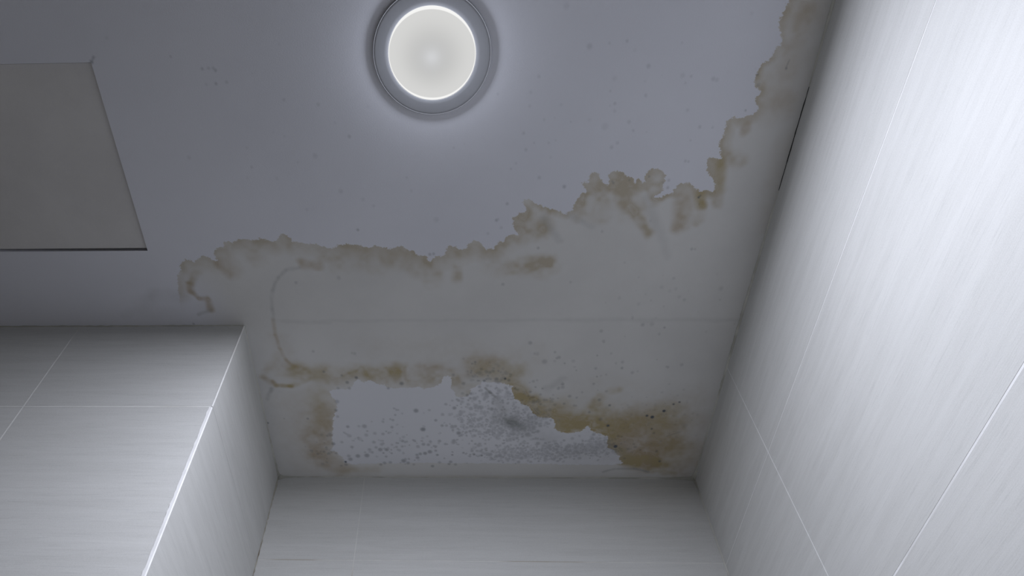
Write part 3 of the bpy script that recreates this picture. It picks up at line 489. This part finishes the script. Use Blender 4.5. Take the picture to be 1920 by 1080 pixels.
me.loops.add(len(quads) * 4); me.loops.foreach_set('vertex_index', quads.ravel().astype(np.int32))
me.polygons.add(len(quads)); me.polygons.foreach_set('loop_start', (np.arange(len(quads)) * 4).astype(np.int32))
me.polygons.foreach_set('loop_total', np.full(len(quads), 4, np.int32))
me.update(calc_edges=True); me.validate()
for nm, arr in (('stain', stain), ('edges', edges)):
    at = me.attributes.new(nm, 'FLOAT_COLOR', 'POINT'); at.data.foreach_set('color', arr.ravel().astype(np.float32))
me.materials.append(ceiling_material())
struct(link(bpy.data.objects.new('ceiling', me)))

# ---------------------------------------------------------------- tiled walls
M_FAR = plain('dim_wall_paint', (0.30, 0.30, 0.29))
def wall(name, org, ud, nd, u0, u1, ucuts, zcuts, gap=0.0011, back=(0.0, 0.0), z0=0.0, z1=CEIL, grout=M_GROUT, tile=None, gaps=None):
    """backing slab with grout face, tiles proud of it by half a millimetre"""
    O, Ud, Nd = Vector(org), Vector(ud), Vector(nd)
    V, Fc, I = [], [], []
    def pt(u, n, z): p = O + Ud * u + Nd * n; return (p.x, p.y, z)
    def box(a, b, c, d, n0, n1, mi, ch=0.0):
        s = len(V)
        V.extend([pt(a, n0, c), pt(b, n0, c), pt(b, n0, d), pt(a, n0, d), pt(a + ch, n1, c + ch), pt(b - ch, n1, c + ch), pt(b - ch, n1, d - ch), pt(a + ch, n1, d - ch)])
        for f in ((3, 2, 1, 0), (4, 5, 6, 7), (0, 1, 5, 4), (1, 2, 6, 5), (2, 3, 7, 6), (3, 0, 4, 7)): Fc.append(tuple(s + q for q in f)); I.append(mi)
    box(u0 + back[0], u1 - back[1], z0, z1, -0.06, -0.00022, 1)
    us = sorted([u0] + [c for c in ucuts if u0 < c < u1] + [u1]); zs = sorted([z0] + [c for c in zcuts if z0 < c < z1] + [z1])
    def g(cut, axis_): return (gaps or {}).get((axis_, round(cut, 4)), gap)
    for a, b in zip(us[:-1], us[1:]):
        for c, d in zip(zs[:-1], zs[1:]):
            A = a + (g(a, 'u') if a != u0 else 0); B_ = b - (g(b, 'u') if b != u1 else 0)
            C_ = c + (g(c, 'z') if c != z0 else 0); D_ = d - (g(d, 'z') if d != z1 else 0)
            box(A, B_, C_, D_, -0.0002, 0.0, 0, 0.0001)
    o = mesh_obj(name, V, Fc, [tile or M_TILE, grout], I)
    bm = bmesh.new(); bm.from_mesh(o.data); bmesh.ops.recalc_face_normals(bm, faces=bm.faces); bm.to_mesh(o.data); bm.free()
    return struct(o)
TH, TW = 0.3055, 0.90
zr = [T1 - TH * k for k in range(8)]
wall('wall_right', (XR, 0, 0), (0, 1, 0), (-1, 0, 0), YN, YB, [0.8453, 0.8453 - TW, 0.8453 - 2 * TW], zr, 0.0009, grout=M_GROUT_W,
     gaps={('z', round(T1, 4)): 0.0007, ('z', round(zr[1], 4)): 0.0013})
wall('wall_back', (0, YB, 0), (1, 0, 0), (0, -1, 0), XJ, XR, [-0.1906], [T1 + 0.0055 - TH * k for k in range(8)], 0.0008, grout=M_GROUT_B)
wall('wall_left_niche', (XJ, 0, 0), (0, 1, 0), (1, 0, 0), YF, YB, [], [T1 - 0.001 - TH * k for k in range(8)], 0.0004, back=(0.001, 0.0), grout=M_TILE)
wall('wall_left_front', (0, YF, 0), (1, 0, 0), (0, -1, 0), XL, XJ, [-0.6727, -0.6727 - TW], [T1 - 0.001 - TH * k for k in range(8)], 0.0010, back=(0.0, 0.001), grout=M_GROUT)
wall('wall_left', (XL, 0, 0), (0, 1, 0), (1, 0, 0), YN, YF, [0.0, 0.9 - TW * 2], zr, 0.001, tile=M_FAR)
wall('wall_rear', (0, YN, 0), (1, 0, 0), (0, 1, 0), XL, XR, [-1.0, -0.1], zr, 0.001, tile=M_FAR)
def slab(name, x0, x1, y0, y1, z0, z1, m, parent=None, bev=0.0):
    bm = bmesh.new(); bmesh.ops.create_cube(bm, size=1)
    for v in bm.verts: v.co = ((x0 + x1) / 2 + v.co.x * (x1 - x0), (y0 + y1) / 2 + v.co.y * (y1 - y0), (z0 + z1) / 2 + v.co.z * (z1 - z0))
    if bev: bmesh.ops.bevel(bm, geom=bm.edges[:], offset=bev, segments=2, affect='EDGES')
    me = bpy.data.meshes.new(name); bm.to_mesh(me); bm.free(); me.materials.append(m)
    return link(bpy.data.objects.new(name, me), parent)
struct(slab('floor', XL - 0.06, XR + 0.06, YN - 0.06, YB + 0.06, -0.08, 0.0, M_FLOOR))

# ---------------------------------------------------------------- sealant and corner joints
def fillet(name, path, inward, down, m, seed=1, wob=0.25):
    """concave bead in the corner: path of (x, y, z, r); inward and down are the two wall directions"""
    I_, D_ = Vector(inward), Vector(down); V, Fc = [], []
    rg = np.random.default_rng(seed); n = len(path); prof = [(1, 0), (0.62, 0.12), (0.3, 0.3), (0.12, 0.62), (0, 1)]
    for k, (x, y, z, r) in enumerate(path):
        a, b = r * (1 + rg.normal(0, wob)), r * (1 + rg.normal(0, wob))
        a, b = max(a, 0.0004), max(b, 0.0004)
        for (p, q) in prof + [(-0.05, -0.05)]:
            v = Vector((x, y, z)) + I_ * (p * a) + D_ * (q * b); V.append(tuple(v))
    K = len(prof) + 1
    for k in range(n - 1):
        for q in range(K): Fc.append((k * K + q, k * K + (q + 1) % K, (k + 1) * K + (q + 1) % K, (k + 1) * K + q))
    Fc.append(tuple(range(K))); Fc.append(tuple((n - 1) * K + q for q in reversed(range(K))))
    o = mesh_obj(name, V, Fc, m, smooth=True)
    bm = bmesh.new(); bm.from_mesh(o.data); bmesh.ops.recalc_face_normals(bm, faces=bm.faces); bm.to_mesh(o.data); bm.free()
    return struct(o)
def path(p0, p1, radii, step=0.006):
    p0, p1 = Vector(p0), Vector(p1); L = (p1 - p0).length; n = int(L / step); ts = [r[0] for r in radii]; rs = [r[1] for r in radii]
    return [(*(p0.lerp(p1, k / n)), float(np.interp(k / n * L, ts, rs))) for k in range(n + 1)]
zc = CEIL - 0.0001
fillet('trim_1', path((XR, 0.0, zc), (XR, YB, zc), [(0, .003), (.22, .003), (.32, .0012), (.34, .0004), (.49, .0004), (.53, .0018), (.7, .0032), (.86, .0026), (1.0, .002), (1.11, .002), (1.146, .008)]), (-1, 0, 0), (0, 0, -1), M_CAULK, 3, 0.12)
fillet('trim_2', path((XJ, YB, zc), (XR, YB, zc), [(0, .009), (.012, .004), (.03, .0018), (.2, .0014), (.5, .0012), (.8, .0022), (.855, .004), (.871, .009)]), (0, -1, 0), (0, 0, -1), M_CAULK, 4, 0.12)
fillet('trim_3', path((XJ, YF, zc), (XJ, YB, zc), [(0, .0012), (.1, .0014), (.25, .0022), (.38, .003), (.40, .006)]), (1, 0, 0), (0, 0, -1), M_CAULK, 5, 0.15)
fillet('trim_4', path((XL, YF, zc), (XJ, YF, zc), [(0, .0016), (3, .0016)], 0.01), (0, -1, 0), (0, 0, -1), M_CAULK, 6, 0.2)
fillet('trim_5', path((XJ, YB, CEIL), (XJ, YB, 0.0), [(0, .004), (.03, .0022), (.2, .0014), (.4, .0018), (2.4, .0018)]), (1, 0, 0), (0, -1, 0), M_CAULK_D, 8, 0.3)
fillet('trim_6', path((XR, YB, CEIL), (XR, YB, 0.0), [(0, .004), (.03, .0022), (.2, .0022), (2.4, .003)]), (-1, 0, 0), (0, -1, 0), M_CAULK, 9, 0.2)
fillet('trim_9', path((XR, 0.31, zc), (XR, 0.505, zc), [(0, .0004), (.05, .0009), (.12, .0010), (.195, .0004)]), (-1, 0, 0), (0, 0, -1), M_DARK, 12, 0.25)
# outside corner: a fat white joint below the first course, a thin chipped one above
def corner_strip(name, z0, z1, wf, ws, m, seed):
    rg = np.random.default_rng(seed); n = max(6, int((z1 - z0) / 0.006)); V, Fc = [], []
    for k in range(n + 1):
        z = z0 + (z1 - z0) * k / n; a = wf * (1 + rg.normal(0, 0.07)); b = ws * (1 + rg.normal(0, 0.1)); e = 0.0006
        V += [(XJ - a, YF + 0.0002, z), (XJ - a * 0.9, YF - e, z), (XJ - 0.0006, YF - e, z), (XJ + e, YF + 0.0006, z), (XJ + e, YF + b * 0.9, z), (XJ - 0.0002, YF + b, z)]
    for k in range(n):
        for q in range(6): Fc.append((k * 6 + q, k * 6 + (q + 1) % 6, (k + 1) * 6 + (q + 1) % 6, (k + 1) * 6 + q))
    Fc += [tuple(range(6)), tuple(n * 6 + q for q in reversed(range(6)))]
    o = mesh_obj(name, V, Fc, m)
    bm = bmesh.new(); bm.from_mesh(o.data); bmesh.ops.recalc_face_normals(bm, faces=bm.faces); bm.to_mesh(o.data); bm.free()
    return struct(o)
corner_strip('trim_7', 0.0, T1 - 0.003, 0.0052, 0.0012, M_GROUT_W, 2)
corner_strip('trim_8', T1 - 0.001, CEIL - 0.001, 0.0016, 0.0012, M_GROUT, 3)

# ---------------------------------------------------------------- ceiling access hatch
hatch = bpy.data.objects.new('access_hatch', None); link(hatch); hatch.location = ((PX0 + PX1) / 2, (PY0 + PY1) / 2, CEIL)
hatch['label'] = 'flat grey access hatch panel set flush in the ceiling at the far left'; hatch['category'] = 'hatch'
kk = NT('grey_hatch_paint', 0.85, 0.15)
cc = kk.mix(kk.ramp(kk.noise(9, 4, 0.6), 0.3, 0.7), (0.66, 0.65, 0.66), (0.72, 0.71, 0.72))
cc = kk.mix(kk.ramp(kk.noise(1000, 2), 0.35, 0.65, 0, 0.08), cc, (0.9, 0.9, 0.9)); M_HATCH = kk.out(cc)
def local(o): o.matrix_parent_inverse = Matrix.Translation(-Vector(hatch.location)) if o.parent == hatch else o.matrix_parent_inverse; return o
local(slab('panel', PX0 + 0.002, PX1 - 0.0006, PY0 + 0.0009, PY1 - 0.0030, CEIL + 0.0035, CEIL + 0.018, M_HATCH, hatch, 0.0005))
# frame the panel rests against, inside the opening
def ring_boxes(name, m, parent):
    bm = bmesh.new(); t = 0.016
    for (x0, x1, y0, y1) in ((PX0, PX1, PY0, PY0 + t), (PX0, PX1, PY1 - t, PY1), (PX0, PX0 + t, PY0 + t, PY1 - t), (PX1 - t, PX1, PY0 + t, PY1 - t)):
        g = bmesh.ops.create_cube(bm, size=1)['verts']
        for v in g: v.co = ((x0 + x1) / 2 + v.co.x * (x1 - x0), (y0 + y1) / 2 + v.co.y * (y1 - y0), CEIL + 0.0245 + v.co.z * 0.012)
    me = bpy.data.meshes.new(name); bm.to_mesh(me); bm.free(); me.materials.append(m)
    return link(bpy.data.objects.new(name, me), parent)
local(ring_boxes('frame', M_DARK, hatch))

# ---------------------------------------------------------------- round ceiling lamp
lamp = bpy.data.objects.new('ceiling_light', None); link(lamp); lamp.location = (LAMP[0], LAMP[1], CEIL)
lamp['label'] = 'round glowing ceiling light with a wide grey rim'; lamp['category'] = 'ceiling light'
def lathe(name, prof, m, parent, seg=128, smooth=True):
    V, Fc = [], []; n = len(prof)
    for k in range(seg):
        a = 2 * math.pi * k / seg
        for (r, z) in prof: V.append((r * math.cos(a), 1.045 * r * math.sin(a), z))
    for k in range(seg):
        for q in range(n - 1):
            a, b = k * n + q, k * n + q + 1; c, d = ((k + 1) % seg) * n + q + 1, ((k + 1) % seg) * n + q
            Fc.append((a, b, c, d))
    me = bpy.data.meshes.new(name); me.from_pydata(V, [], Fc)
    bm = bmesh.new(); bm.from_mesh(me); bmesh.ops.remove_doubles(bm, verts=bm.verts, dist=1e-6); bmesh.ops.recalc_face_normals(bm, faces=bm.faces); bm.to_mesh(me); bm.free()
    me.materials.append(m)
    for p in me.polygons: p.use_smooth = smooth
    return link(bpy.data.objects.new(name, me), parent)
M_RIM = plain('grey_lamp_rim', (0.365, 0.375, 0.41), 0.5, 0.3, var=0.03)
M_EDGE_HIGHLIGHT = plain('lamp_edge_highlight', (0.55, 0.56, 0.60), 0.4, 0.4, var=0.03)  # rim highlight painted as a paler colour along the outer lip
RR, RD = 0.0815, 0.0600
lathe('rim', [(RR - 0.002, 0.0), (RR, -0.0004), (RR, -0.0036), (RR - 0.0012, -0.0048), (RR - 0.004, -0.0052), (RD + 0.006, -0.0060), (RD + 0.0012, -0.0066), (RD + 0.0004, -0.0060), (RD + 0.0004, -0.001), (RD + 0.0004, 0.0)], M_RIM, lamp)
lathe('edge_highlight_ring', [(RR - 0.0012, -0.0050), (RR - 0.0005, -0.0048), (RR + 0.0001, -0.0040), (RR - 0.0005, -0.0036), (RR - 0.0012, -0.0042), (RR - 0.0012, -0.0050)], M_EDGE_HIGHLIGHT, lamp)
kd_ = NT('opal_diffuser', 0.35, 0.3); kd_.b.inputs['Base Color'].default_value = (0.01, 0.01, 0.01, 1); kd_.b.inputs['Specular IOR Level'].default_value = 0.0
tc = kd_.n('ShaderNodeTexCoord'); vm = kd_.n('ShaderNodeVectorMath', operation='MULTIPLY'); kd_.t.links.new(tc.outputs['Object'], vm.inputs[0]); vm.inputs[1].default_value = (1, 1, 0)
ln = kd_.n('ShaderNodeVectorMath', operation='LENGTH'); kd_.t.links.new(vm.outputs[0], ln.inputs[0])
rad = ln.outputs['Value']
e1 = kd_.ramp(rad, 0.0, RD * 0.97, EM_C, EM_M); e2 = kd_.ramp(rad, RD * 0.972, RD * 0.992, 0.0, EM_R)
kd_.put(kd_.b.inputs['Emission Strength'], kd_.math('ADD', e1, e2)); kd_.b.inputs['Emission Color'].default_value = (1.0, 1.0, 0.985, 1)
DH = 0.012
prof = [(0.0, -0.0060 - DH)]
for q in range(1, 25):
    t = q / 24; prof.append((RD * t, -0.0060 - DH * (1 - t ** 2.4)))
prof.append((RD, -0.002))
lathe('diffuser', prof, kd_.m, lamp)
# the lamp's own light, just under the diffuser
ld = bpy.data.lights.new('lamp_glow', 'AREA'); ld.shape = 'DISK'; ld.size = 0.11; ld.energy = LAMP_W; ld.color = (0.865, 0.895, 1.0); ld.spread = math.radians(180)
lo = bpy.data.objects.new('lamp_glow', ld); link(lo, lamp); lo.location = (0, 0, -0.0060 - DH - 0.001)
pd = bpy.data.lights.new('lamp_side_glow', 'POINT'); pd.energy = LAMP_SIDE; pd.shadow_soft_size = 0.012; pd.color = (0.86, 0.90, 1.0)
po = bpy.data.objects.new('lamp_side_glow', pd); link(po, lamp); po.location = (0, 0, -0.0060 - DH - 0.014)
